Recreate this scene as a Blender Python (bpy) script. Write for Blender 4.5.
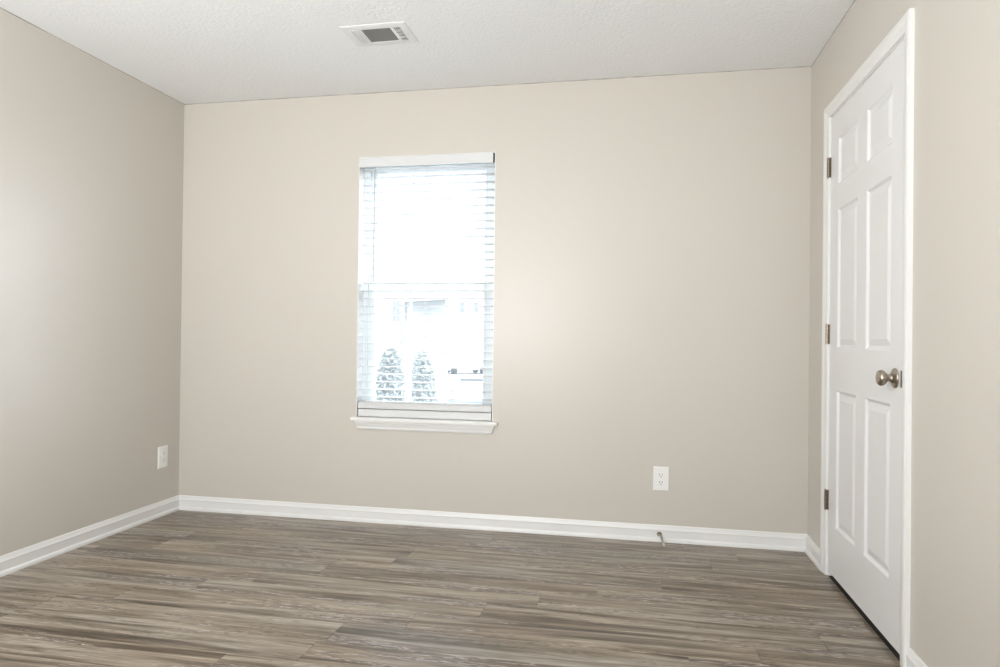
import bpy, bmesh, math, random
from mathutils import Vector, Matrix

random.seed(7)
scene = bpy.context.scene
for o in list(bpy.data.objects):
    bpy.data.objects.remove(o)
C = bpy.data.collections.new('room')
scene.collection.children.link(C)

# ------------------------------------------------------------------ camera
YAW, PITCH, ROLL = 0.19185, 0.00677, 0.01161
cam_d = bpy.data.cameras.new('camera')
cam = bpy.data.objects.new('camera', cam_d)
C.objects.link(cam)
cam_d.sensor_fit = 'HORIZONTAL'
cam_d.sensor_width = 36.0
cam_d.lens = 36.0 * 677.97 / 1000.0
cam_d.clip_start, cam_d.clip_end = 0.05, 300
fw = Vector((-math.sin(YAW) * math.cos(PITCH), math.cos(YAW) * math.cos(PITCH), math.sin(PITCH)))
rt = Vector((math.cos(YAW), math.sin(YAW), 0))
up = rt.cross(fw)
r2 = rt * math.cos(ROLL) + up * math.sin(ROLL)
u2 = up * math.cos(ROLL) - rt * math.sin(ROLL)
cam.matrix_world = Matrix(((r2.x, u2.x, -fw.x, 2.66423), (r2.y, u2.y, -fw.y, -3.6417),
                           (r2.z, u2.z, -fw.z, 1.04994), (0, 0, 0, 1)))
scene.camera = cam

# ------------------------------------------------------------------ light
scene.view_settings.view_transform = 'Standard'
scene.view_settings.look = 'None'
scene.view_settings.gamma = 1.0
scene.view_settings.use_curve_mapping = False
scene.view_settings.exposure = 0.17
scene.cycles.max_bounces = 10
scene.cycles.diffuse_bounces = 6
scene.cycles.transparent_max_bounces = 24

world = bpy.data.worlds.new('overcast_sky')
scene.world = world
world.use_nodes = True
bg = world.node_tree.nodes['Background']
bg.inputs[1].default_value = 1.0
# hazy overcast sky: pale horizon, much brighter zenith, and a bright veil where the sun stands
# behind the clouds, off to the right of the window
_n = world.node_tree.nodes
_l = world.node_tree.links.new


def wm(op, a, b_):
    x = _n.new('ShaderNodeMath')
    x.operation = op
    for i_, v in enumerate((a, b_)):
        if hasattr(v, 'is_linked'):
            _l(v, x.inputs[i_])
        else:
            x.inputs[i_].default_value = v
    return x.outputs[0]


_tc = _n.new('ShaderNodeTexCoord')
_sx = _n.new('ShaderNodeSeparateXYZ')
_l(_tc.outputs['Generated'], _sx.inputs[0])
_dt = _n.new('ShaderNodeVectorMath')
_dt.operation = 'DOT_PRODUCT'
_dt.inputs[1].default_value = Vector((0.72, 0.60, 0.35)).normalized()
_l(_tc.outputs['Generated'], _dt.inputs[0])
SKY_HORIZON, SKY_ZENITH, SKY_GLOW = 1.65, 12.0, 22.0
_zen = wm('MULTIPLY', wm('POWER', wm('MAXIMUM', _sx.outputs['Z'], 0.0), 1.7), SKY_ZENITH)
_glow = wm('MULTIPLY', wm('POWER', wm('MAXIMUM', _dt.outputs['Value'], 0.0), 9.0), SKY_GLOW)
_sum = wm('ADD', wm('ADD', _zen, SKY_HORIZON), _glow)
_mc = _n.new('ShaderNodeMix')
_mc.data_type = 'RGBA'
_mc.blend_type = 'MULTIPLY'
_mc.inputs['Factor'].default_value = 1.0
_mc.inputs['A'].default_value = (0.85, 0.905, 1.0, 1)
_l(_sum, _mc.inputs['B'])
_l(_mc.outputs['Result'], bg.inputs[0])


def lamp(name, kind, loc, target, energy, color=(1, 1, 1), **kw):
    d = bpy.data.lights.new(name, kind)
    d.energy = energy
    d.color = color
    for k, v in kw.items():
        setattr(d, k, v)
    o = bpy.data.objects.new(name, d)
    C.objects.link(o)
    o.location = loc
    o.rotation_euler = (Vector(target) - Vector(loc)).to_track_quat('-Z', 'Y').to_euler()
    return o


# added fill light, set before the invented window behind the camera
lamp('rear_fill', 'AREA', (1.55, -4.97, 1.35), (1.55, 0, 1.35), 37, (0.93, 0.97, 1.0),
     shape='RECTANGLE', size=1.6, size_y=1.4)
# added fill light behind the camera, aimed up to bounce off the ceiling
lamp('bounce_fill', 'AREA', (1.2, -4.1, 1.1), (1.25, -3.5, 2.44), 97, (0.97, 0.985, 1.0), shape='DISK', size=0.5)


# ------------------------------------------------------------------ materials
def new_mat(name):
    m = bpy.data.materials.new(name)
    m.use_nodes = True
    return m, m.node_tree, m.node_tree.nodes['Principled BSDF']


def N(nt, kind, **kw):
    n = nt.nodes.new(kind)
    for k, v in kw.items():
        setattr(n, k, v)
    return n


def plain(name, col, rough=0.5, metal=0.0, var=0.03, scale=30.0, bump=0.0, bscale=200.0, spec=0.5):
    m, nt, b = new_mat(name)
    tc = N(nt, 'ShaderNodeTexCoord')
    nz = N(nt, 'ShaderNodeTexNoise')
    nz.inputs['Scale'].default_value = scale
    nz.inputs['Detail'].default_value = 3
    nt.links.new(tc.outputs['Object'], nz.inputs['Vector'])
    mx = N(nt, 'ShaderNodeMix', data_type='RGBA')
    lo = [max(0, c * (1 - var)) for c in col]
    hi = [min(1, c * (1 + var)) for c in col]
    mx.inputs['A'].default_value = (*lo, 1)
    mx.inputs['B'].default_value = (*hi, 1)
    nt.links.new(nz.outputs['Fac'], mx.inputs['Factor'])
    nt.links.new(mx.outputs['Result'], b.inputs['Base Color'])
    b.inputs['Roughness'].default_value = rough
    b.inputs['Metallic'].default_value = metal
    b.inputs['Specular IOR Level'].default_value = spec
    if bump:
        n2 = N(nt, 'ShaderNodeTexNoise')
        n2.inputs['Scale'].default_value = bscale
        n2.inputs['Detail'].default_value = 2
        nt.links.new(tc.outputs['Object'], n2.inputs['Vector'])
        bp = N(nt, 'ShaderNodeBump')
        bp.inputs['Strength'].default_value = bump
        bp.inputs['Distance'].default_value = 0.002
        nt.links.new(n2.outputs['Fac'], bp.inputs['Height'])
        nt.links.new(bp.outputs['Normal'], b.inputs['Normal'])
    return m


M = {}
M['wall'] = plain('greige_eggshell_paint', (0.598, 0.563, 0.509), 0.36, var=0.012, scale=1.5, bump=0.10, bscale=160)
M['trim'] = plain('white_semigloss_trim_paint', (0.80, 0.80, 0.79), 0.32, var=0.01, scale=6)
M['door'] = plain('white_door_paint', (0.77, 0.77, 0.77), 0.38, var=0.01, scale=8)
M['nickel'] = plain('satin_nickel', (0.42, 0.37, 0.31), 0.28, metal=1.0, var=0.08, scale=40)
M['aged_nickel'] = plain('aged_brown_nickel', (0.27, 0.22, 0.17), 0.3, metal=1.0, var=0.45, scale=180)
M['dark_metal'] = plain('dark_steel', (0.04, 0.035, 0.03), 0.5, metal=0.3)
M['plastic'] = plain('white_wall_plate_plastic', (0.86, 0.86, 0.84), 0.3, var=0.01)
M['slot'] = plain('black_slot_plastic', (0.03, 0.03, 0.03), 0.6)
M['vinyl'] = plain('white_window_vinyl', (0.74, 0.785, 0.80), 0.35, var=0.01)
M['slat'] = plain('white_faux_wood_slat', (0.68, 0.685, 0.69), 0.4, var=0.015, scale=12)
M['cord'] = plain('grey_white_cord', (0.55, 0.55, 0.53), 0.8)
M['wand'] = plain('clear_grey_wand', (0.45, 0.46, 0.46), 0.25)
M['vent'] = plain('white_enamel_vent', (0.79, 0.80, 0.80), 0.4, var=0.01)
M['duct'] = plain('galvanized_duct', (0.22, 0.22, 0.21), 0.55, metal=0.3)
M['caulk'] = plain('dingy_caulk_bead', (0.20, 0.18, 0.15), 0.9, var=0.5, scale=14)
M['closet_shade'] = plain('closet_floor_shade', (0.035, 0.03, 0.027), 0.95, var=0.3, scale=60)  # shade of the gap under the door, put into the floor colour
M['rubber'] = plain('grey_white_rubber', (0.55, 0.54, 0.5), 0.7)
M['steel'] = plain('bright_spring_steel', (0.6, 0.58, 0.54), 0.25, metal=1.0)

# stippled ceiling
m, nt, b = new_mat('stippled_white_ceiling')
tc = N(nt, 'ShaderNodeTexCoord')
nz = N(nt, 'ShaderNodeTexNoise')
nz.inputs['Scale'].default_value = 100
nz.inputs['Detail'].default_value = 5
nz.inputs['Roughness'].default_value = 0.65
vo = N(nt, 'ShaderNodeTexVoronoi')
vo.inputs['Scale'].default_value = 60
ad = N(nt, 'ShaderNodeMath', operation='SUBTRACT')
nt.links.new(tc.outputs['Object'], nz.inputs['Vector'])
nt.links.new(tc.outputs['Object'], vo.inputs['Vector'])
nt.links.new(nz.outputs['Fac'], ad.inputs[0])
nt.links.new(vo.outputs['Distance'], ad.inputs[1])
bp = N(nt, 'ShaderNodeBump')
bp.inputs['Strength'].default_value = 0.32
bp.inputs['Distance'].default_value = 0.006
nt.links.new(ad.outputs[0], bp.inputs['Height'])
nt.links.new(bp.outputs['Normal'], b.inputs['Normal'])
b.inputs['Base Color'].default_value = (0.87, 0.885, 0.895, 1)
b.inputs['Roughness'].default_value = 0.85
M['ceiling'] = m

# vinyl plank floor
m, nt, b = new_mat('weathered_oak_vinyl_plank')
uv = N(nt, 'ShaderNodeUVMap', uv_map='grain')
tone = N(nt, 'ShaderNodeAttribute', attribute_name='tone')
L = nt.links.new


def mapped(sx, sy, off=(0, 0, 0)):
    mp = N(nt, 'ShaderNodeMapping')
    mp.inputs['Scale'].default_value = (sx, sy, 1)
    mp.inputs['Location'].default_value = off
    L(uv.outputs[0], mp.inputs['Vector'])
    return mp.outputs[0]


def noise(vec, detail=4, rough=0.55, dist=0.0):
    n = N(nt, 'ShaderNodeTexNoise')
    n.inputs['Scale'].default_value = 1
    n.inputs['Detail'].default_value = detail
    n.inputs['Roughness'].default_value = rough
    n.inputs['Distortion'].default_value = dist
    L(vec, n.inputs['Vector'])
    return n.outputs['Fac']


def ramp(fac, stops):
    r = N(nt, 'ShaderNodeValToRGB')
    els = r.color_ramp.elements
    while len(els) < len(stops):
        els.new(0.5)
    for e, (p, c) in zip(els, stops):
        e.position = p
        e.color = (*c, 1) if len(c) == 3 else c
    L(fac, r.inputs[0])
    return r.outputs[0]


def mix(fac, a, bb, mode='MIX'):
    x = N(nt, 'ShaderNodeMix', data_type='RGBA', blend_type=mode)
    for sock, v in (('Factor', fac), ('A', a), ('B', bb)):
        if hasattr(v, 'is_linked'):
            L(v, x.inputs[sock])
        else:
            x.inputs[sock].default_value = v if sock == 'Factor' else (*v, 1)
    return x.outputs['Result']


def math_(op, a, bb):
    x = N(nt, 'ShaderNodeMath', operation=op)
    for i, v in enumerate((a, bb)):
        if hasattr(v, 'is_linked'):
            L(v, x.inputs[i])
        else:
            x.inputs[i].default_value = v
    return x.outputs[0]


G = lambda v: (v, v, v)
broad = noise(mapped(1.2, 22), 5, 0.62, 0.7)
base = ramp(broad, [(0.34, (0.085, 0.064, 0.046)), (0.43, (0.175, 0.140, 0.106)), (0.52, (0.300, 0.254, 0.205)), (0.62, (0.43, 0.385, 0.33))])
# slow drift between brown and silvery grey along a board
drift = ramp(noise(mapped(0.9, 5, (5, 2, 0)), 2, 0.5), [(0.40, (0.90, 0.855, 0.79)), (0.60, (0.87, 0.87, 0.865))])
base = mix(1.0, base, drift, 'MULTIPLY')
fine = noise(mapped(7, 330, (3, 1, 0)), 3, 0.6)
base = mix(0.75, base, ramp(fine, [(0.34, G(0.52)), (0.66, G(1.42))]), 'MULTIPLY')
# cathedral figure: bands of a wobbling ring field
wob = noise(mapped(1.6, 9, (11, 5, 0)), 3, 0.5, 0.5)
figz = math_('FRACT', math_('MULTIPLY', wob, 22.0), 0.0)
fig = ramp(figz, [(0.0, G(0.50)), (0.3, G(0.95)), (0.8, G(1.10)), (1.0, G(0.60))])
figmask = ramp(noise(mapped(1.1, 7, (2, 20, 0)), 2, 0.5), [(0.50, G(0)), (0.58, G(1))])
base = mix(math_('MULTIPLY', figmask, 0.7), base, mix(1.0, base, fig, 'MULTIPLY'))
# dark smoky streaks with limed pores
dm = noise(mapped(1.1, 15, (7, 9, 0)), 4, 0.6, 1.0)
dmask = ramp(dm, [(0.54, G(0)), (0.63, G(1))])
base = mix(math_('MULTIPLY', dmask, 0.78), base, (0.088, 0.070, 0.054))
lime = ramp(noise(mapped(15, 240, (1, 4, 0)), 2, 0.5, 1.5), [(0.52, G(0)), (0.60, G(1))])
lmask = ramp(dm, [(0.555, G(0)), (0.60, G(1)), (0.80, G(0.5))])
base = mix(math_('MULTIPLY', math_('MULTIPLY', lime, lmask), 0.9), base, (0.62, 0.53, 0.49))
# each plank has its own tone
base = mix(1.0, base, tone.outputs['Color'], 'MULTIPLY')
L(base, b.inputs['Base Color'])
b.inputs['Roughness'].default_value = 0.32
b.inputs['Specular IOR Level'].default_value = 0.5
bp = N(nt, 'ShaderNodeBump')
bp.inputs['Strength'].default_value = 0.12
bp.inputs['Distance'].default_value = 0.001
L(fine, bp.inputs['Height'])
L(bp.outputs['Normal'], b.inputs['Normal'])
M['floor'] = m

# window glass: clear, with a weak reflection
m, nt, b = new_mat('window_glass')
nt.nodes.remove(b)
tr = N(nt, 'ShaderNodeBsdfTransparent')
tr.inputs[0].default_value = (0.95, 0.975, 0.975, 1)
gl = N(nt, 'ShaderNodeBsdfGlossy')
gl.inputs['Roughness'].default_value = 0.02
ms = N(nt, 'ShaderNodeMixShader')
ms.inputs[0].default_value = 0.035
nt.links.new(tr.outputs[0], ms.inputs[1])
nt.links.new(gl.outputs[0], ms.inputs[2])
nt.links.new(ms.outputs[0], nt.nodes['Material Output'].inputs[0])
M['glass'] = m

# insect screen over the lower sash: fine pale mesh, mostly open
m, nt, b = new_mat('insect_screen_mesh')
b = N(nt, 'ShaderNodeBsdfTranslucent')
b.inputs[0].default_value = (0.26, 0.28, 0.285, 1)
tr = N(nt, 'ShaderNodeBsdfTransparent')
tcs = N(nt, 'ShaderNodeTexCoord')
cks = N(nt, 'ShaderNodeTexNoise')
cks.inputs['Scale'].default_value = 900
nt.links.new(tcs.outputs['Object'], cks.inputs['Vector'])
rs = N(nt, 'ShaderNodeMapRange')
rs.inputs['To Min'].default_value = 0.08
rs.inputs['To Max'].default_value = 0.13
nt.links.new(cks.outputs['Fac'], rs.inputs['Value'])
ms = N(nt, 'ShaderNodeMixShader')
nt.links.new(rs.outputs[0], ms.inputs[0])
nt.links.new(tr.outputs[0], ms.inputs[1])
nt.links.new(b.outputs[0], ms.inputs[2])
nt.links.new(ms.outputs[0], nt.nodes['Material Output'].inputs[0])
M['screen'] = m

M['leaf'] = plain('shrub_leaf', (0.27, 0.285, 0.27), 0.7, var=0.3, scale=5)
M['bark'] = plain('tree_bark', (0.30, 0.29, 0.28), 0.9, var=0.4, scale=8)
M['asphalt'] = plain('sunbleached_concrete_lot', (0.17, 0.17, 0.168), 0.9, var=0.06, scale=3)
M['siding'] = plain('white_lap_siding', (0.55, 0.55, 0.54), 0.8, var=0.02)
M['roof'] = plain('grey_shingle_roof', (0.30, 0.29, 0.28), 0.9, var=0.2, scale=6)
M['darkglass'] = plain('dark_window_glass', (0.24, 0.245, 0.25), 0.15)
M['carpaint'] = plain('grey_car_paint', (0.26, 0.27, 0.28), 0.3, metal=0.2, var=0.01)
M['carpaint2'] = plain('white_car_paint', (0.78, 0.78, 0.77), 0.3, var=0.01)
M['tyre'] = plain('black_tyre', (0.03, 0.03, 0.03), 0.8)


# ------------------------------------------------------------------ mesh helpers
def box(bm, x0, x1, y0, y1, z0, z1, bev=0.0):
    vs = [bm.verts.new((x, y, z)) for z in (z0, z1) for y in (y0, y1) for x in (x0, x1)]
    fs = [bm.faces.new([vs[i] for i in q]) for q in
          ((0, 2, 3, 1), (4, 5, 7, 6), (0, 1, 5, 4), (2, 6, 7, 3), (0, 4, 6, 2), (1, 3, 7, 5))]
    if bev:
        es = list({e for f in fs for e in f.edges})
        bmesh.ops.bevel(bm, geom=es, offset=bev, segments=2, affect='EDGES', profile=0.5)
    return vs


def tube(bm, pts, r, seg=10, caps=True):
    pts = [Vector(p) for p in pts]
    rr = r if isinstance(r, (list, tuple)) else [r] * len(pts)
    rings = []
    ref = None
    for i, p in enumerate(pts):
        d = (pts[min(i + 1, len(pts) - 1)] - pts[max(i - 1, 0)]).normalized()
        if ref is None:
            ref = d.orthogonal().normalized()
        ref = (ref - d * ref.dot(d)).normalized()
        s = d.cross(ref)
        rings.append([bm.verts.new(p + (ref * math.cos(a) + s * math.sin(a)) * rr[i])
                      for a in (2 * math.pi * k / seg for k in range(seg))])
    for A, B in zip(rings, rings[1:]):
        for k in range(seg):
            bm.faces.new((A[k], A[(k + 1) % seg], B[(k + 1) % seg], B[k]))
    if caps:
        bm.faces.new(rings[0][::-1])
        bm.faces.new(rings[-1])


def lathe(bm, prof, origin, axis, seg=28):
    """prof: (distance along axis, radius)"""
    origin, axis = Vector(origin), Vector(axis).normalized()
    a = axis.orthogonal().normalized()
    c = axis.cross(a)
    rings = []
    for t, r in prof:
        if r < 1e-6:
            rings.append([bm.verts.new(origin + axis * t)])
        else:
            rings.append([bm.verts.new(origin + axis * t + (a * math.cos(w) + c * math.sin(w)) * r)
                          for w in (2 * math.pi * k / seg for k in range(seg))])
    for A, B in zip(rings, rings[1:]):
        for k in range(seg):
            k2 = (k + 1) % seg
            if len(A) == 1 and len(B) > 1:
                bm.faces.new((A[0], B[k2], B[k]))
            elif len(B) == 1 and len(A) > 1:
                bm.faces.new((A[k], A[k2], B[0]))
            elif len(A) > 1:
                bm.faces.new((A[k], A[k2], B[k2], B[k]))


def sweep(bm, rings, closed=True, caps=True):
    """rings: lists of points (same count); joined in order"""
    R = [[bm.verts.new(p) for p in ring] for ring in rings]
    n = len(R[0])
    for A, B in zip(R, R[1:]):
        for k in range(n if closed else n - 1):
            bm.faces.new((A[k], A[(k + 1) % n], B[(k + 1) % n], B[k]))
    if caps and closed:
        bm.faces.new(R[0][::-1])
        bm.faces.new(R[-1])


def obj(name, bm, mat, parent=None, smooth=False, label=None):
    bmesh.ops.recalc_face_normals(bm, faces=bm.faces[:])
    me = bpy.data.meshes.new(name)
    bm.to_mesh(me)
    bm.free()
    me.materials.append(M[mat] if isinstance(mat, str) else mat)
    if smooth:
        me.shade_smooth()
        me.set_sharp_from_angle(angle=math.radians(35))
    o = bpy.data.objects.new(name, me)
    C.objects.link(o)
    if parent is not None:
        o.parent = parent
        o.matrix_parent_inverse = Matrix.Translation(-parent.location)
    if label:
        o['label'] = label
    return o


def empty(name, loc=(0, 0, 0)):
    o = bpy.data.objects.new(name, None)
    C.objects.link(o)
    o.location = loc
    o.empty_display_size = 0.1
    return o


def tag(o, label, cat, group=None, kind=None):
    o['label'] = label
    o['category'] = cat
    if group:
        o['group'] = group
    if kind:
        o['kind'] = kind
    return o


def S(o, label, cat):
    return tag(o, label, cat, kind='structure')


BM = bmesh.new
W, H = 3.5406, 2.4384          # room width and ceiling height
YR = -5.0                      # rear wall
T = 0.14                       # wall thickness

# ------------------------------------------------------------------ floor
PW, PL = 0.1524, 1.2192
joints = {0: 0.738, 1: 3.04, 2: 1.62, 3: 2.80, 4: 1.315, 5: 2.309, 6: 0.893, 7: 1.872, 8: 2.86, 9: 1.612, 10: 1.365}
tones = {(0, 0): (1.02, .98, .93), (0, 1): (.98, .95, .90)}
bm = BM()
uvl = bm.loops.layers.uv.new('grain')
cl = bm.verts.layers.float_color.new('tone')
gap = 0.0006
box(bm, -T, W + 0.002, YR - T, T, -0.12, -0.0022)
for r in range(-1, 33):
    yb = -0.0876 - r * PW          # far edge of this row
    ya = yb - PW
    rnd = random.Random(100 + r)
    j = joints.get(r, rnd.uniform(0, PL))
    x = j - PL * math.ceil((j + 0.2) / PL)
    k = 0
    while x < W + 0.002:
        x0, x1 = max(x, -T), min(x + PL, W + 0.002)
        y0, y1 = max(ya, YR), min(yb, 0.0)
        if x1 > x0 and y1 > y0:
            t = rnd.uniform(0.90, 1.10)
            w = rnd.uniform(-0.03, 0.03)
            col = (t * (1 + w), t, t * (1 - w), 1)
            ou, ov = rnd.uniform(0, 60), rnd.uniform(0, 60)
            fx = rnd.choice((-1, 1))
            pts = [(x0 + gap, y0 + gap, 0), (x1 - gap, y0 + gap, 0), (x1 - gap, y1 - gap, 0), (x0 + gap, y1 - gap, 0)]
            low = [(x0, y0, -0.0022), (x1, y0, -0.0022), (x1, y1, -0.0022), (x0, y1, -0.0022)]
            vt = [bm.verts.new(p) for p in pts]
            vl = [bm.verts.new(p) for p in low]
            for v in vt + vl:
                v[cl] = col
            fs = [bm.faces.new(vt)]
            for q in range(4):
                fs.append(bm.faces.new((vl[q], vl[(q + 1) % 4], vt[(q + 1) % 4], vt[q])))
            for f in fs:
                for lp in f.loops:
                    lp[uvl].uv = (lp.vert.co.x * fx + ou, lp.vert.co.y * fx + ov)
        x += PL
        k += 1
S(obj('floor', bm, 'floor'), 'grey-brown weathered wood plank floor covering the whole room', 'floor')

bm = BM()
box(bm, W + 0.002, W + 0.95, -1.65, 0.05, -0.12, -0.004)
S(obj('floor_closet', bm, 'closet_shade'), 'closet floor coloured near black as the shadow line under the white door', 'floor')

# ------------------------------------------------------------------ walls
WX0, WX1, WZ0, WZ1 = 1.126, 1.921, 0.578, 2.073     # window opening
bm = BM()
box(bm, -T, WX0, 0, T, 0, H)
box(bm, WX1, W + T, 0, T, 0, H)
box(bm, WX0, WX1, 0, T, 0, WZ0)
box(bm, WX0, WX1, 0, T, WZ1, H)
S(obj('wall_back', bm, 'wall'), 'greige painted wall holding the window with the white blinds', 'wall')
bm = BM()
box(bm, -T, 0, YR, 0, 0, H)
S(obj('wall_left', bm, 'wall'), 'greige painted wall at the left, bare but for one low outlet', 'wall')
DY0, DY1, DZ1 = -1.1985, -0.3580, 2.061             # door opening between the jambs
J = 0.019
bm = BM()
box(bm, W, W + T, YR, DY0 - J, 0, H)
box(bm, W, W + T, DY1 + J, 0, 0, H)
box(bm, W, W + T, DY0 - J, DY1 + J, DZ1 + J, H)
S(obj('wall_right', bm, 'wall'), 'greige painted wall at the right holding the white panel door', 'wall')
bm = BM()
RX0, RX1, RZ0, RZ1 = 0.7, 2.4, 0.6, 2.1
box(bm, -T, RX0, YR - T, YR, 0, H)
box(bm, RX1, W + T, YR - T, YR, 0, H)
box(bm, RX0, RX1, YR - T, YR, 0, RZ0)
box(bm, RX0, RX1, YR - T, YR, RZ1, H)
S(obj('wall_rear', bm, 'wall'), 'greige painted wall behind the camera with an added wide window opening', 'wall')
bm = BM()
box(bm, W + 0.9, W + 0.95, -1.6, 0, 0, H)
box(bm, W + T, W + 0.95, -1.65, -1.6, 0, H)
box(bm, W + T, W + 0.95, 0, 0.05, 0, H)
S(obj('wall_closet', bm, 'wall'), 'closet walls hidden behind the white panel door', 'wall')

# ceiling with a hole for the vent duct
VX0, VX1, VY0, VY1 = 1.4, 1.641, -0.768, -0.632
bm = BM()
zc0, zc1 = H, H + 0.1
box(bm, -T, VX0, YR - T, T, zc0, zc1)
box(bm, VX1, W + 0.95, YR - T, T, zc0, zc1)
box(bm, VX0, VX1, YR - T, VY0, zc0, zc1)
box(bm, VX0, VX1, VY1, T, zc0, zc1)
S(obj('ceiling', bm, 'ceiling'), 'white stippled ceiling with a supply vent in it', 'ceiling')


# dingy caulk line in the wall-to-ceiling joint
def bead(name, A, B, inward, lab):
    rnd = random.Random(name)
    bm = BM()
    A, B, inward = Vector(A), Vector(B), Vector(inward)
    n = 90
    rings = []
    for i in range(n + 1):
        p = A.lerp(B, i / n)
        s = 0.0009 + 0.0019 * rnd.random()
        rings.append([p + inward * -0.001 + Vector((0, 0, 0.001)), p + inward * s + Vector((0, 0, 0.001)),
                      p + inward * s * 0.5 - Vector((0, 0, s * 0.6)), p + inward * -0.001 - Vector((0, 0, s))])
    sweep(bm, rings)
    return S(obj(name, bm, 'caulk'), lab, 'caulk line')


bead('trim_1', (0, YR, H), (0, 0, H), (1, 0, 0), 'thin dark joint line between left wall and ceiling')
bead('trim_2', (0, 0, H), (W, 0, H), (0, -1, 0), 'thin dark joint line between window wall and ceiling')
bead('trim_3', (W, 0, H), (W, YR, H), (-1, 0, 0), 'thin dark joint line between right wall and ceiling above the door')

# ------------------------------------------------------------------ baseboards
BH = 0.0847
prof = [(0, 0), (0.0185, 0), (0.0185, 0.008), (0.0165, 0.0155), (0.013, 0.0195), (0.011, 0.021), (0.011, 0.056), (0.0125, 0.058),
        (0.0125, 0.062), (0.010, 0.066), (0.0075, 0.074), (0.006, 0.081), (0.004, BH), (0, BH)]


def baseboard(name, ringf, lab):
    bm = BM()
    sweep(bm, ringf)
    return S(obj(name, bm, 'trim'), lab, 'baseboard')


CY_FAR, CY_NEAR = -0.287, -1.2732     # outer edges of the door casing
baseboard('baseboard_back', [[(d, -d, z) for d, z in prof], [(W - d, -d, z) for d, z in prof]],
          'white baseboard along the foot of the window wall')
baseboard('baseboard_left', [[(d, YR, z) for d, z in prof], [(d, -d, z) for d, z in prof]],
          'white baseboard along the foot of the left wall')
baseboard('baseboard_right', [[(W - d, -d, z) for d, z in prof], [(W - d, CY_FAR, z) for d, z in prof]],
          'short white baseboard between the back corner and the door casing')
baseboard('baseboard_right.001', [[(W - d, CY_NEAR, z) for d, z in prof], [(W - d, YR, z) for d, z in prof]],
          'white baseboard at the right edge, starting at the near side of the door')

# ------------------------------------------------------------------ door
door = empty('door_1', (W, -0.3615, 0))
S(door, 'closed white six-panel door with a nickel knob in the right wall', 'door')
# slab with six moulded panels
SY0, SY1, SZ0, SZ1 = -1.195, -0.3615, 0.024, 2.058
cols = [(-0.7265, -0.469), (-1.090, -0.8335)]
rows = [(0.237, 0.839), (1.022, 1.631), (1.738, 1.943)]
bm = BM()


def grid_face(x, flip):
    ys = sorted({SY0, SY1, *[v for c in cols for v in c]})
    zs = sorted({SZ0, SZ1, *[v for r in rows for v in r]})
    vv = {(i, k): bm.verts.new((x, y, z)) for i, y in enumerate(ys) for k, z in enumerate(zs)}
    for i in range(len(ys) - 1):
        for k in range(len(zs) - 1):
            q = [vv[i, k], vv[i + 1, k], vv[i + 1, k + 1], vv[i, k + 1]]
            isp = any(abs(ys[i] - c[0]) < 1e-6 for c in cols) and any(abs(zs[k] - r[0]) < 1e-6 for r in rows)
            if not isp:
                bm.faces.new(q)
                continue
            s = -1 if flip else 1
            prev = q
            y0, y1, z0, z1 = ys[i], ys[i + 1], zs[k], zs[k + 1]
            for ins, dep in ((0.003, 0.0015), (0.009, 0.0075), (0.013, 0.0095), (0.017, 0.0095), (0.026, 0.0065), (0.040, 0.0025), (0.044, 0.0022)):
                cur = [bm.verts.new((x + s * dep, yy, zz)) for yy, zz in
                       ((y0 + ins, z0 + ins), (y1 - ins, z0 + ins), (y1 - ins, z1 - ins), (y0 + ins, z1 - ins))]
                for e in range(4):
                    bm.faces.new((prev[e], prev[(e + 1) % 4], cur[(e + 1) % 4], cur[e]))
                prev = cur
            bm.faces.new(prev)
    return vv, len(ys), len(zs)


va, ny, nz_ = grid_face(W, False)
vb, _, _ = grid_face(W + 0.035, True)
for i in range(ny - 1):
    for k in (0, nz_ - 1):
        bm.faces.new((va[i, k], va[i + 1, k], vb[i + 1, k], vb[i, k]))
for k in range(nz_ - 1):
    for i in (0, ny - 1):
        bm.faces.new((va[i, k], va[i, k + 1], vb[i, k + 1], vb[i, k]))
obj('door_slab', bm, 'door', door)

# jamb with stop
bm = BM()
x0, x1 = W, W + T
box(bm, x0, x1, DY1, DY1 + J, 0, DZ1 + J)
box(bm, x0, x1, DY0 - J, DY0, 0, DZ1 + J)
box(bm, x0, x1, DY0, DY1, DZ1, DZ1 + J)
sx0, sx1 = W + 0.038, W + 0.07
box(bm, sx0, sx1, DY1 - 0.011, DY1, 0, DZ1)
box(bm, sx0, sx1, DY0, DY0 + 0.011, 0, DZ1)
box(bm, sx0, sx1, DY0 + 0.011, DY1 - 0.011, DZ1 - 0.011, DZ1)
obj('door_jamb', bm, 'trim', door)

# casing: moulded profile mitred round the opening
cp = [(0, 0), (0, 0.007), (0.003, 0.0095), (0.012, 0.0105), (0.028, 0.0125), (0.034, 0.0155), (0.042, 0.0172), (0.054, 0.0172), (1.0, 0.0145), (1.0, 0)]
ci0, ci1, ciz = -1.2165, DY1 + 0.005, DZ1 + 0.005


def casing_ring(corner):
    out = []
    for s, h in cp:
        if s == 1.0:
            wy, wz = 1, 1
        else:
            wy = wz = None
        wfar, wnear, wtop = CY_FAR - ci1, ci0 - CY_NEAR, 2.1203 - ciz
        f = (s / 0.0635) if s != 1.0 else 1.0
        if corner == 'fb':
            out.append((W - h, ci1 + f * wfar, 0))
        elif corner == 'ft':
            out.append((W - h, ci1 + f * wfar, ciz + f * wtop))
        elif corner == 'nt':
            out.append((W - h, ci0 - f * wnear, ciz + f * wtop))
        else:
            out.append((W - h, ci0 - f * wnear, 0))
    return out


bm = BM()
sweep(bm, [casing_ring(c) for c in ('fb', 'ft', 'nt', 'nb')])
obj('door_casing', bm, 'trim', door)

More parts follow.
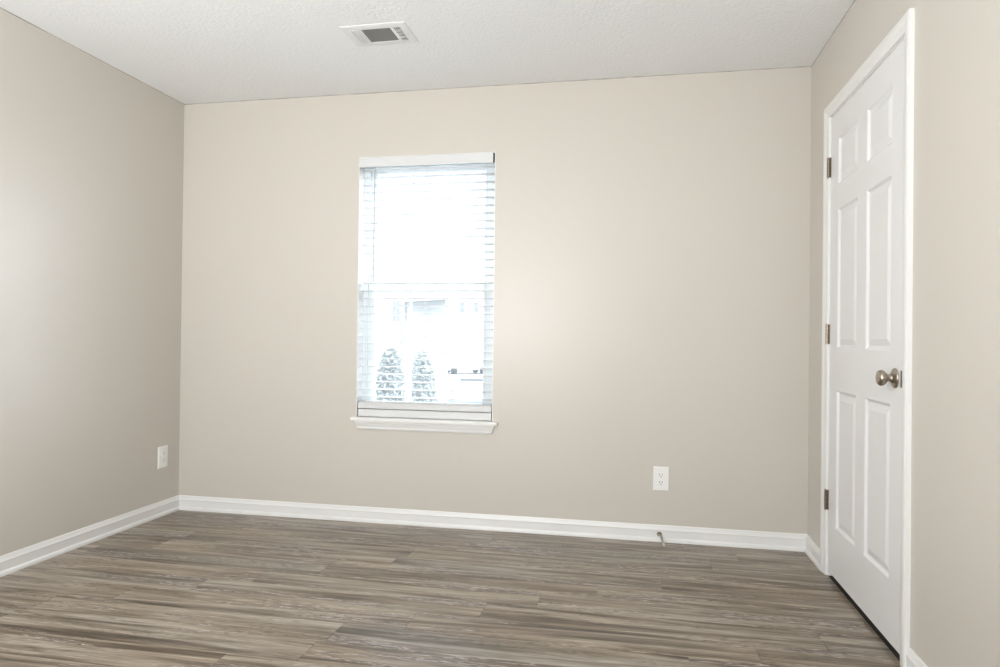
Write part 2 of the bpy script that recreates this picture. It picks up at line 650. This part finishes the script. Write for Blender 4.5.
# hinges
for zc in (1.838, 1.0850, 0.339):
    h2 = 0.0445
    hx, hy = W - 0.0080, -0.348
    bm = BM()
    for i in range(5):
        z0 = zc - h2 + i * 2 * h2 / 5
        tube(bm, [(hx, hy, z0 + 0.0007), (hx, hy, z0 + 2 * h2 / 5 - 0.0007)], 0.0068, 14)
    tube(bm, [(hx, hy, zc - h2 - 0.003), (hx, hy, zc + h2 + 0.003)], 0.0045, 12)
    hg = obj('hinge', bm, 'aged_nickel', door, True)
    for sgn in (1, -1):
        bm = BM()
        box(bm, W - 0.0035, W - 0.0004, -0.3565 + sgn * 0.0008 - 0.001, -0.3565 + sgn * 0.0065 - 0.001, zc - h2, zc + h2)
        obj('hinge_leaf', bm, 'aged_nickel', hg)

# knob
KY, KZ = -1.136, 0.930
bm = BM()
lathe(bm, [(0, 0.0), (0, 0.034), (0.003, 0.034), (0.0055, 0.0325), (0.008, 0.027), (0.012, 0.018), (0.016, 0.0135), (0.02, 0.0125), (0.028, 0.0120),
           (0.029, 0.0125), (0.029, 0.0)], (W, KY, KZ), (-1, 0, 0), 36)
kn = obj('doorknob', bm, 'nickel', door, True, 'satin nickel doorknob with round rosette')
bm = BM()
lathe(bm, [(0.026, 0.0), (0.026, 0.0125), (0.029, 0.0160), (0.033, 0.0222), (0.038, 0.0262), (0.044, 0.0275), (0.050, 0.0262), (0.054, 0.0225),
           (0.0568, 0.0155), (0.058, 0.008), (0.0583, 0.0)], (W, KY, KZ), (-1, 0, 0), 36)
obj('knob_head', bm, 'nickel', kn, True)
bm = BM()
box(bm, W - 0.0055, W + 0.001, DY0 - 0.0085, DY0 + 0.0022, KZ - 0.028, KZ + 0.028)
obj('strike_plate', bm, 'dark_metal', door)

# ------------------------------------------------------------------ window
win = empty('window_1', (1.52, 0.09, WZ0))
S(win, 'double-hung white window behind the blinds in the back wall', 'window')
FY0, FY1 = 0.075, 0.135
fx0, fx1, fz0, fz1 = WX0, WX1, WZ0, WZ1
bm = BM()
F = 0.035
box(bm, fx0, fx0 + F, FY0, FY1, fz0, fz1)
box(bm, fx1 - F, fx1, FY0, FY1, fz0, fz1)
box(bm, fx0 + F, fx1 - F, FY0, FY1, fz1 - F, fz1)
box(bm, fx0 + F, fx1 - F, FY0, FY1, fz0, fz0 + F)
obj('window_frame', bm, 'vinyl', win)
# white returns lining the opening
bm = BM()
box(bm, fx0, fx0 + 0.004, 0.001, FY0, fz0, fz1)
box(bm, fx1 - 0.004, fx1, 0.001, FY0, fz0, fz1)
box(bm, fx0 + 0.004, fx1 - 0.004, 0.001, FY0, fz1 - 0.004, fz1)
obj('window_return', bm, 'trim', win)
MZ = 1.337


def sash(z0, z1, y0, y1, bot, top, st=0.04):
    bm = BM()
    a, b_ = fx0 + F, fx1 - F
    box(bm, a, a + st, y0, y1, z0, z1, 0.002)
    box(bm, b_ - st, b_, y0, y1, z0, z1, 0.002)
    box(bm, a + st, b_ - st, y0, y1, z0, z0 + bot, 0.002)
    box(bm, a + st, b_ - st, y0, y1, z1 - top, z1, 0.002)
    s = obj('window_sash', bm, 'vinyl', win)
    ym = (y0 + y1) / 2
    bm = BM()
    box(bm, a + st - 0.004, b_ - st + 0.004, ym - 0.002, ym + 0.002, z0 + bot - 0.004, z1 - top + 0.004)
    obj('window_pane', bm, 'glass', s)
    bm = BM()
    gx0, gx1, gz0, gz1 = a + st, b_ - st, z0 + bot, z1 - top
    for k in (1, 2):
        xc = gx0 + (gx1 - gx0) * k / 3
        box(bm, xc - 0.008, xc + 0.008, ym - 0.006, ym - 0.0025, gz0, gz1)
    zc = (gz0 + gz1) / 2
    for k in range(3):
        box(bm, gx0 + (gx1 - gx0) * k / 3 + 0.008 * (k > 0), gx0 + (gx1 - gx0) * (k + 1) / 3 - 0.008 * (k < 2), ym - 0.006, ym - 0.0025, zc - 0.008, zc + 0.008)
    obj('window_grille', bm, 'vinyl', s)


sash(MZ - 0.02, fz1 - F, 0.106, 0.131, 0.04, 0.04)      # upper, outside
sash(fz0 + F, MZ + 0.022, 0.078, 0.104, 0.055, 0.044)   # lower, inside
bm = BM()
box(bm, 1.49, 1.55, 0.083, 0.103, MZ + 0.022, MZ + 0.034, 0.003)
tube(bm, [(1.52, 0.093, MZ + 0.034), (1.52, 0.093, MZ + 0.042)], 0.012, 14)
obj('sash_lock', bm, 'vinyl', win)
bm = BM()
box(bm, fx0 + F, fx1 - F, 0.1335, 0.1345, fz0 + F, MZ)
obj('insect_screen', bm, 'screen', win)
# stool (sill) and apron
bm = BM()
box(bm, 1.103, 1.950, -0.030, 0.0, 0.571, 0.5925, 0.003)
box(bm, fx0, fx1, 0.0, FY0, 0.571, 0.5925)
obj('window_sill', bm, 'trim', win)
ap = [(0, 0.571), (0.022, 0.571), (0.0215, 0.563), (0.018, 0.556), (0.016, 0.548), (0.0125, 0.541), (0.012, 0.532), (0.0095, 0.527), (0.0085, 0.524), (0, 0.524)]
bm = BM()
ax0, ax1 = 1.122, 1.934
rA = [(ax0 + (0.571 - z) * 0.36 , -d, z) for d, z in ap]
rB = [(ax1 - (0.571 - z) * 0.36, -d, z) for d, z in ap]
sweep(bm, [rA, rB])
obj('window_apron', bm, 'trim', win)

# added second window, unseen behind the camera, to go with the fill light
w2 = empty('added_window', (1.55, YR - 0.07, RZ0))
S(w2, 'added unseen wide window in the wall behind the camera', 'window')
bm = BM()
box(bm, RX0, RX0 + 0.05, YR - 0.13, YR - 0.06, RZ0, RZ1)
box(bm, RX1 - 0.05, RX1, YR - 0.13, YR - 0.06, RZ0, RZ1)
box(bm, RX0 + 0.05, RX1 - 0.05, YR - 0.13, YR - 0.06, RZ0, RZ0 + 0.05)
box(bm, RX0 + 0.05, RX1 - 0.05, YR - 0.13, YR - 0.06, RZ1 - 0.05, RZ1)
box(bm, 1.53, 1.57, YR - 0.13, YR - 0.06, RZ0 + 0.05, RZ1 - 0.05)
obj('window_frame', bm, 'vinyl', w2)
bm = BM()
box(bm, RX0, RX1, YR - 0.055, YR - 0.045, RZ0, RZ1)  # unseen panel added to keep the bright sky out of this opening
obj('sky_block_panel', bm, 'slat', w2)

# ------------------------------------------------------------------ blind
bl = empty('window_blind', (1.522, 0.03, 2.0))
tag(bl, 'white horizontal slat blind with open slats hanging in the window', 'blind')
bx0, bx1 = WX0 + 0.007, WX1 - 0.007
bm = BM()
box(bm, bx0, bx1 - 0.004, 0.006, 0.058, 2.030, 2.069)
obj('headrail', bm, 'slat', bl)
bm = BM()
vp = [(0.004, 2.069), (-0.006, 2.069), (-0.008, 2.064), (-0.006, 2.058), (-0.006, 2.024), (-0.008, 2.019), (-0.007, 2.013), (0.004, 2.013)]
sweep(bm, [[(bx0 - 0.006, y, z) for y, z in vp], [(bx1 - 0.006, y, z) for y, z in vp]])
obj('valance', bm, 'slat', bl)
bm = BM()
box(bm, bx1 - 0.0055, bx1 + 0.001, -0.002, 0.004, 2.015, 2.067)
obj('valance_clip', bm, 'dark_metal', bl)
pitch = 0.0432
zt = 2.004
ZB = 0.668
SYC = 0.031
slats = []
k = 0
first = None
while True:
    z = zt - k * pitch
    if z < ZB + 0.025:
        break
    if first is None:
        bm = BM()
        hw, th = 0.0255, 0.0027
        pr = [(-hw, -0.0006), (-hw + 0.004, 0.0010), (0, 0.0016), (hw - 0.004, 0.0010), (hw, -0.0006),
              (hw, -0.0006 - th), (hw - 0.004, 0.0010 - th), (0, 0.0016 - th), (-hw + 0.004, 0.0010 - th), (-hw, -0.0006 - th)]
        sweep(bm, [[(bx0 + 0.006, SYC + y, z + h) for y, h in pr], [(bx1 - 0.006, SYC + y, z + h) for y, h in pr]])
        first = obj('slat', bm, 'slat', bl, True)
    else:
        s = first.copy()
        C.objects.link(s)
        s.parent = bl
        s.matrix_parent_inverse = first.matrix_parent_inverse.copy()
        s.location = (0, 0, z - zt)
    k += 1
# slats stacked on the bottom rail
for i, z in enumerate((ZB + 0.014, ZB + 0.0095)):
    s = first.copy()
    C.objects.link(s)
    s.parent = bl
    s.matrix_parent_inverse = first.matrix_parent_inverse.copy()
    s.location = (0, -0.001 * i, z - zt)
bm = BM()
box(bm, bx0 + 0.0015, bx1 - 0.0015, SYC - 0.027, SYC + 0.027, 0.641, ZB + 0.006, 0.003)
obj('bottom_rail', bm, 'slat', bl)
bm = BM()
box(bm, bx0 + 0.002, bx1 - 0.002, SYC - 0.025, SYC + 0.025, 0.5955, 0.637, 0.003)
obj('bottom_rail', bm, 'slat', bl)
for xc in (1.178, 1.522, 1.866):
    bm = BM()
    for yy in (SYC - 0.0272, SYC + 0.0272):
        tube(bm, [(xc, yy, 2.03), (xc, yy, 0.65)], 0.0008, 5)
    tube(bm, [(xc, SYC, 2.03), (xc, SYC, 0.65)], 0.0011, 5)
    obj('ladder_cord', bm, 'cord', bl)
bm = BM()
tube(bm, [(1.226, -0.006, 2.012), (1.226, -0.011, 1.985), (1.224, -0.011, 1.372)], [0.002, 0.0032, 0.0032], 8)
tube(bm, [(1.224, -0.011, 1.372), (1.224, -0.011, 1.362)], 0.0045, 8)
obj('tilt_wand', bm, 'wand', bl, True)

# ------------------------------------------------------------------ ceiling vent
vt = empty('ceiling_vent', (1.514, -0.706, H))
tag(vt, 'white metal supply vent with dark louvres in the ceiling above the window', 'vent')
bm = BM()
ox0, ox1, oy0, oy1 = 1.362, 1.668, -0.806, -0.600
rings = [(0, H), (0.0, H - 0.0025), (0.012, H - 0.005), (0.036, H - 0.006), (0.038, H - 0.005), (0.038, H + 0.004)]
loops = []
for ins, z in rings:
    loops.append([bm.verts.new(p) for p in ((ox0 + ins, oy0 + ins, z), (ox1 - ins, oy0 + ins, z), (ox1 - ins, oy1 - ins, z), (ox0 + ins, oy1 - ins, z))])
for A, B in zip(loops, loops[1:]):
    for e in range(4):
        bm.faces.new((A[e], A[(e + 1) % 4], B[(e + 1) % 4], B[e]))
ix0, ix1, iy0, iy1 = ox0 + 0.038, ox1 - 0.038, oy0 + 0.038, oy1 - 0.038
for xc in (1.4435, 1.5945):
    box(bm, xc - 0.007, xc + 0.007, iy0, iy1, H - 0.006, H + 0.003)
obj('vent_frame', bm, 'vent', vt)
for k in range(11):  # centre blades coloured dark for the shaded duct seen between them
    yc = iy0 + (k + 0.5) * (iy1 - iy0) / 11
    bm = BM()
    dy, dz = 0.0055, 0.006
    sweep(bm, [[(x, yc - dy, H + 0.004 + dz), (x, yc - dy + 0.0012, H + 0.005 + dz), (x, yc + dy, H - 0.0035), (x, yc + dy - 0.0012, H - 0.0045)] for x in (1.4505, 1.5875)])
    obj('louvre', bm, plain('vent_core_shade', (0.155, 0.155, 0.148), 0.5) if k == 0 and 'vgrey' not in M else M['vgrey'], vt)
    if k == 0:
        M['vgrey'] = bpy.data.materials['vent_core_shade']
# left bank: blades tilted so that their pale faces show; right bank: blades seen edge-on over the dark duct, with cross bars
for side, xa, xb in ((-1, ix0, 1.4365), (1, 1.6015, ix1)):
    for k in range(4):
        xc = xa + k * (xb - xa) / 3
        bm = BM()
        t_, lean_ = (0.0045, 0.0) if side < 0 else (0.0013, -0.0035)
        sweep(bm, [[(xc - t_ + lean_, y, H + 0.007), (xc + t_ + lean_, y, H + 0.007), (xc + t_ - lean_, y, H - 0.0085), (xc - t_ - lean_, y, H - 0.0085)] for y in (iy0, iy1)])
        obj('side_louvre', bm, 'vent', vt)
for k in range(1, 4):
    yc = iy0 + (iy1 - iy0) * k / 4
    bm = BM()
    box(bm, 1.6015, ix1, yc - 0.0028, yc + 0.0028, H - 0.0078, H + 0.002)
    obj('cross_bar', bm, 'vent', vt)
bm = BM()
box(bm, VX0 - 0.001, VX0, VY0, VY1, H + 0.004, H + 0.25)
box(bm, VX1, VX1 + 0.001, VY0, VY1, H + 0.004, H + 0.25)
box(bm, VX0, VX1, VY0 - 0.001, VY0, H + 0.004, H + 0.25)
box(bm, VX0, VX1, VY1, VY1 + 0.001, H + 0.004, H + 0.25)
box(bm, VX0, VX1, VY0, VY1, H + 0.25, H + 0.252)
obj('duct_boot', bm, 'duct', vt)
for xc in (1.376, 1.654):
    bm = BM()
    lathe(bm, [(0, 0.004), (0.0015, 0.0035), (0.002, 0.0)], (xc, -0.703, H - 0.0075), (0, 0, -1), 12)
    obj('screw', bm, 'vent', vt, True)


# ------------------------------------------------------------------ outlets
def outlet(pos, rz, label):
    root = empty('wall_outlet', (0, 0, 0))
    w, h = 0.0405, 0.0620
    bm = BM()
    rings = [(0, 0), (0, 0.002), (0.0025, 0.0052), (0.0045, 0.006)]
    lp = []
    for ins, d in rings:
        lp.append([bm.verts.new((sx * (w - ins), -d, sz * (h - ins))) for sx, sz in ((-1, -1), (1, -1), (1, 1), (-1, 1))])
    for A, B in zip(lp, lp[1:]):
        for e in range(4):
            bm.faces.new((A[e], A[(e + 1) % 4], B[(e + 1) % 4], B[e]))
    bm.faces.new(lp[-1])
    bm.faces.new(lp[0][::-1])
    obj('cover_plate', bm, 'plastic', root)
    for sz in (1, -1):
        zc = sz * 0.0197
        bm = BM()
        pts = []
        R_, hh = 0.0172, 0.0142
        for k in range(40):
            a = 2 * math.pi * k / 40
            pts.append((R_ * math.cos(a), max(-hh, min(hh, R_ * math.sin(a)))))
        sweep(bm, [[(x, -0.0055, zc + z) for x, z in pts], [(x, -0.0078, zc + z) for x, z in pts], [(x * 0.95, -0.0084, zc + z * 0.95) for x, z in pts]])
        rc = obj('receptacle', bm, 'plastic', root)
        for xx, hz in ((-0.0064, 0.0048), (0.0064, 0.0038)):
            bm = BM()
            box(bm, xx - 0.0013, xx + 0.0013, -0.0087, -0.0080, zc + 0.0035 - hz, zc + 0.0035 + hz)
            obj('slot', bm, 'slot', rc)
        bm = BM()
        lathe(bm, [(0, 0.0), (0, 0.0027), (0.0006, 0.0027), (0.0006, 0)], (0, -0.0080, zc - 0.0075), (0, -1, 0), 14)
        obj('ground_hole', bm, 'slot', rc)
    bm = BM()
    lathe(bm, [(0, 0.0034), (0.001, 0.003), (0.0014, 0.0)], (0, -0.0058, 0), (0, -1, 0), 14)
    obj('screw', bm, 'plastic', root, True)
    root.location = pos
    root.rotation_euler = (0, 0, rz)
    return tag(root, label, 'outlet', 'white wall outlets')


outlet((2.8218, 0, 0.3257), 0, 'white duplex outlet low on the window wall, right of the window')
outlet((0, -0.148, 0.3385), math.pi / 2, 'white duplex outlet low on the left wall, near the back corner')

# ------------------------------------------------------------------ door stop
ds = empty('door_stop', (2.816, -0.011, 0.040))
tag(ds, 'small drooping metal spring door stop on the baseboard under the right outlet', 'door stop')
bm = BM()
lathe(bm, [(0, 0), (0, 0.0125), (0.004, 0.0125), (0.009, 0.0095), (0.013, 0.0075), (0.013, 0)], (2.816, -0.011, 0.040), (0.05, -1, -0.15), 20)
obj('base_cup', bm, 'aged_nickel', ds, True)


def dsp(t):
    return Vector((2.816 + 0.017 * t, -0.022 - 0.045 * t, 0.038 - 0.028 * t * t))


bm = BM()
pts = []
for i in range(160):
    t = i / 159
    a = 2 * math.pi * 12 * t
    pts.append(dsp(t) + Vector((math.cos(a) * 0.0045, 0, math.sin(a) * 0.0045)))
tube(bm, pts, 0.0012, 5)
obj('spring', bm, 'steel', ds, True)
bm = BM()
tube(bm, [dsp(1.0), dsp(1.08), dsp(1.22), dsp(1.27)], [0.0055, 0.0065, 0.0065, 0.004], 12)
obj('rubber_tip', bm, 'rubber', ds, True)

# ------------------------------------------------------------------ outdoors
GZ = -2.2
bm = BM()
box(bm, -60, 40, 0.3, 120, GZ - 0.2, GZ)
S(obj('ground', bm, 'asphalt'), 'pale sunlit parking lot seen through the lower blind slats', 'ground')


def shrub(name, x, y, z0, z1, rx, lean, n, lab, seed):
    rnd = random.Random(seed)
    root = empty(name, (x, y, z0))
    bm = BM()
    for k in range(7):
        a = rnd.uniform(0, 6.28)
        p = [Vector((x, y, z0))]
        for t in (0.3, 0.6, 0.9):
            p.append(Vector((x + math.cos(a) * rx * t * 0.6 + lean * t, y + math.sin(a) * rx * t * 0.6, z0 + (z1 - z0) * t * 0.9)))
        tube(bm, p, [0.03, 0.022, 0.015, 0.006], 6)
    obj('stem', bm, 'bark', root)
    bm = BM()
    for k in range(n):
        u = rnd.random() ** 0.7
        zz = z0 + (z1 - z0) * (0.1 + 0.9 * u)
        prof_ = rx * (1.0 - 0.55 * u * u)
        a, q = rnd.uniform(0, 6.28), math.sqrt(rnd.random())
        c = Vector((x + lean * u + math.cos(a) * prof_ * q, y + math.sin(a) * prof_ * q, zz + rnd.uniform(-0.05, 0.05) - (q * q) * 0.25 * u))
        d1 = Vector((rnd.uniform(-1, 1), rnd.uniform(-1, 1), rnd.uniform(-0.7, 0.9))).normalized()
        d2 = d1.orthogonal().normalized()
        L_ = rnd.uniform(0.05, 0.10)
        vs = [bm.verts.new(c + d1 * L_ * f + d2 * L_ * g + d1.cross(d2) * L_ * h) for f, g, h in
              ((-1, 0, 0), (-0.2, 0.42, 0.1), (1, 0, 0), (-0.2, -0.42, 0.1))]
        bm.faces.new((vs[0], vs[1], vs[2]))
        bm.faces.new((vs[0], vs[2], vs[3]))
    obj('foliage', bm, 'leaf', root)
    return tag(root, lab, 'shrub', 'shrubs outside the window')


shrub('shrub', -3.80, 14.0, GZ, 0.78, 0.52, 0.0, 4200, 'tall dark shrub outside, behind the left panes of the lower sash', 3)
shrub('shrub', -3.62, 16.6, GZ, 0.62, 0.52, -0.1, 3000, 'lower dark shrub outside, right of the tall shrub', 4)


def car(x, y, rz, body, lab):
    root = empty('car', (0, 0, 0))
    P = [(-2.2, 0.35), (-2.25, 0.62), (-2.1, 0.86), (-1.2, 0.95), (1.55, 0.95), (2.1, 0.88), (2.2, 0.6), (2.15, 0.35)]
    bm = BM()
    rings_ = []
    for yy, sc in ((-0.88, 0.9), (-0.84, 0.97), (-0.6, 1.0), (0.6, 1.0), (0.84, 0.97), (0.88, 0.9)):
        rings_.append([(px * (0.985 if abs(yy) > 0.85 else 1), yy, 0.62 + (pz - 0.62) * sc) for px, pz in P])
    sweep(bm, rings_)
    obj('car_body', bm, body, root, True)
    Q = [(-1.25, 0.94), (-0.55, 1.38), (0.0, 1.45), (0.9, 1.40), (1.65, 0.94)]
    bm = BM()
    rings_ = [[(px * (1 if pz < 1 else f), yy * (1 if pz < 1 else 0.84), pz) for px, pz in Q] for yy, f in ((-0.80, 0.95), (-0.5, 1.0), (0.5, 1.0), (0.80, 0.95))]
    sweep(bm, rings_)
    obj('car_cabin_glass', bm, 'darkglass', root)
    bm = BM()
    box(bm, -0.6, 0.95, -0.62, 0.62, 1.40, 1.47, 0.03)
    for sy in (-1, 1):
        for (xa, za), (xb, zb) in (((-1.25, 0.94), (-0.55, 1.4)), ((0.2, 0.94), (0.15, 1.42)), ((1.65, 0.94), (0.9, 1.41))):
            tube(bm, [(xa, sy * 0.80, za), (xb, sy * 0.66, zb)], 0.035, 8)
    obj('car_roof', bm, body, root, True)
    for wx in (-1.38, 1.38):
        for sy in (-1, 1):
            bm = BM()
            lathe(bm, [(0, 0.0), (0, 0.2), (0.02, 0.29), (0.06, 0.32), (0.16, 0.32), (0.2, 0.29), (0.2, 0.0)], (wx, sy * 0.90 - 0.1, 0.32), (0, 1, 0), 24)
            obj('wheel', bm, 'tyre', root, True)
    for sy in (-1, 1):
        bm = BM()
        box(bm, -2.27, -2.18, sy * 0.68 - 0.16, sy * 0.68 + 0.16, 0.66, 0.78, 0.02)
        obj('headlight', bm, 'vinyl', root)
    root.location = (x, y, GZ)
    root.rotation_euler = (0, 0, rz)
    return tag(root, lab, 'car', 'cars parked outside the window')


car(-4.2, 26.0, math.radians(97), 'carpaint', 'grey car parked outside, low behind the right pane of the lower sash')
car(-12.1, 56.0, math.radians(35), 'carpaint2', 'white car parked far off across the lot outside the window')

house = empty('apartment_building', (-22, 75, GZ))
tag(house, 'white two-storey apartment building across the parking lot', 'building')
bm = BM()
box(bm, -46, -4, 75, 86, GZ, 7.2)
obj('wall', bm, 'siding', house)
bm = BM()
sweep(bm, [[(-46.8, 74.3, 7.2), (-46.8, 80.5, 10.2), (-46.8, 86.7, 7.2)], [(-3.2, 74.3, 7.2), (-3.2, 80.5, 10.2), (-3.2, 86.7, 7.2)]])
obj('roof', bm, 'roof', house)
bm = BM()
sweep(bm, [[(-24.3, 72.8, 5.2), (-24.3, 75, 5.55), (-24.3, 75, 5.2)], [(-19.3, 72.8, 5.45), (-19.3, 75, 5.85), (-19.3, 75, 5.45)]])
obj('porch_roof', bm, 'bark', house)
for xa, xb, za, zb in ((-26.0, -25.55, 2.9, 5.4), (-25.4, -25.1, 2.9, 5.4), (-24.95, -24.65, 2.9, 5.4), (-24.5, -24.2, 2.9, 5.4),
                       (-17.5, -17.0, 4.0, 5.25), (-15.8, -15.3, 4.0, 5.25), (-34, -33, 3.6, 5.2), (-10, -9, 3.6, 5.2),
                       (-32, -31, 0, 1.5), (-14, -13, 0, 1.5)):
    bm = BM()
    box(bm, xa, xb, 74.9, 75.02, za, zb)
    wv = obj('window', bm, 'darkglass', house)
    bm = BM()
    box(bm, xa - 0.08, xb + 0.08, 74.86, 75.01, za - 0.1, za)
    obj('window_ledge', bm, 'siding', wv)

tree = empty('tree', (-4.9, 18.5, GZ))
tag(tree, 'thin bare tree trunk outside, rising above the tall shrub', 'tree')
bm = BM()
tube(bm, [(-5.0, 18.5, GZ), (-5.02, 18.5, 0.5), (-5.08, 18.5, 2.2), (-5.05, 18.5, 2.9)], [0.12, 0.10, 0.085, 0.06], 10)
obj('trunk', bm, 'bark', tree)
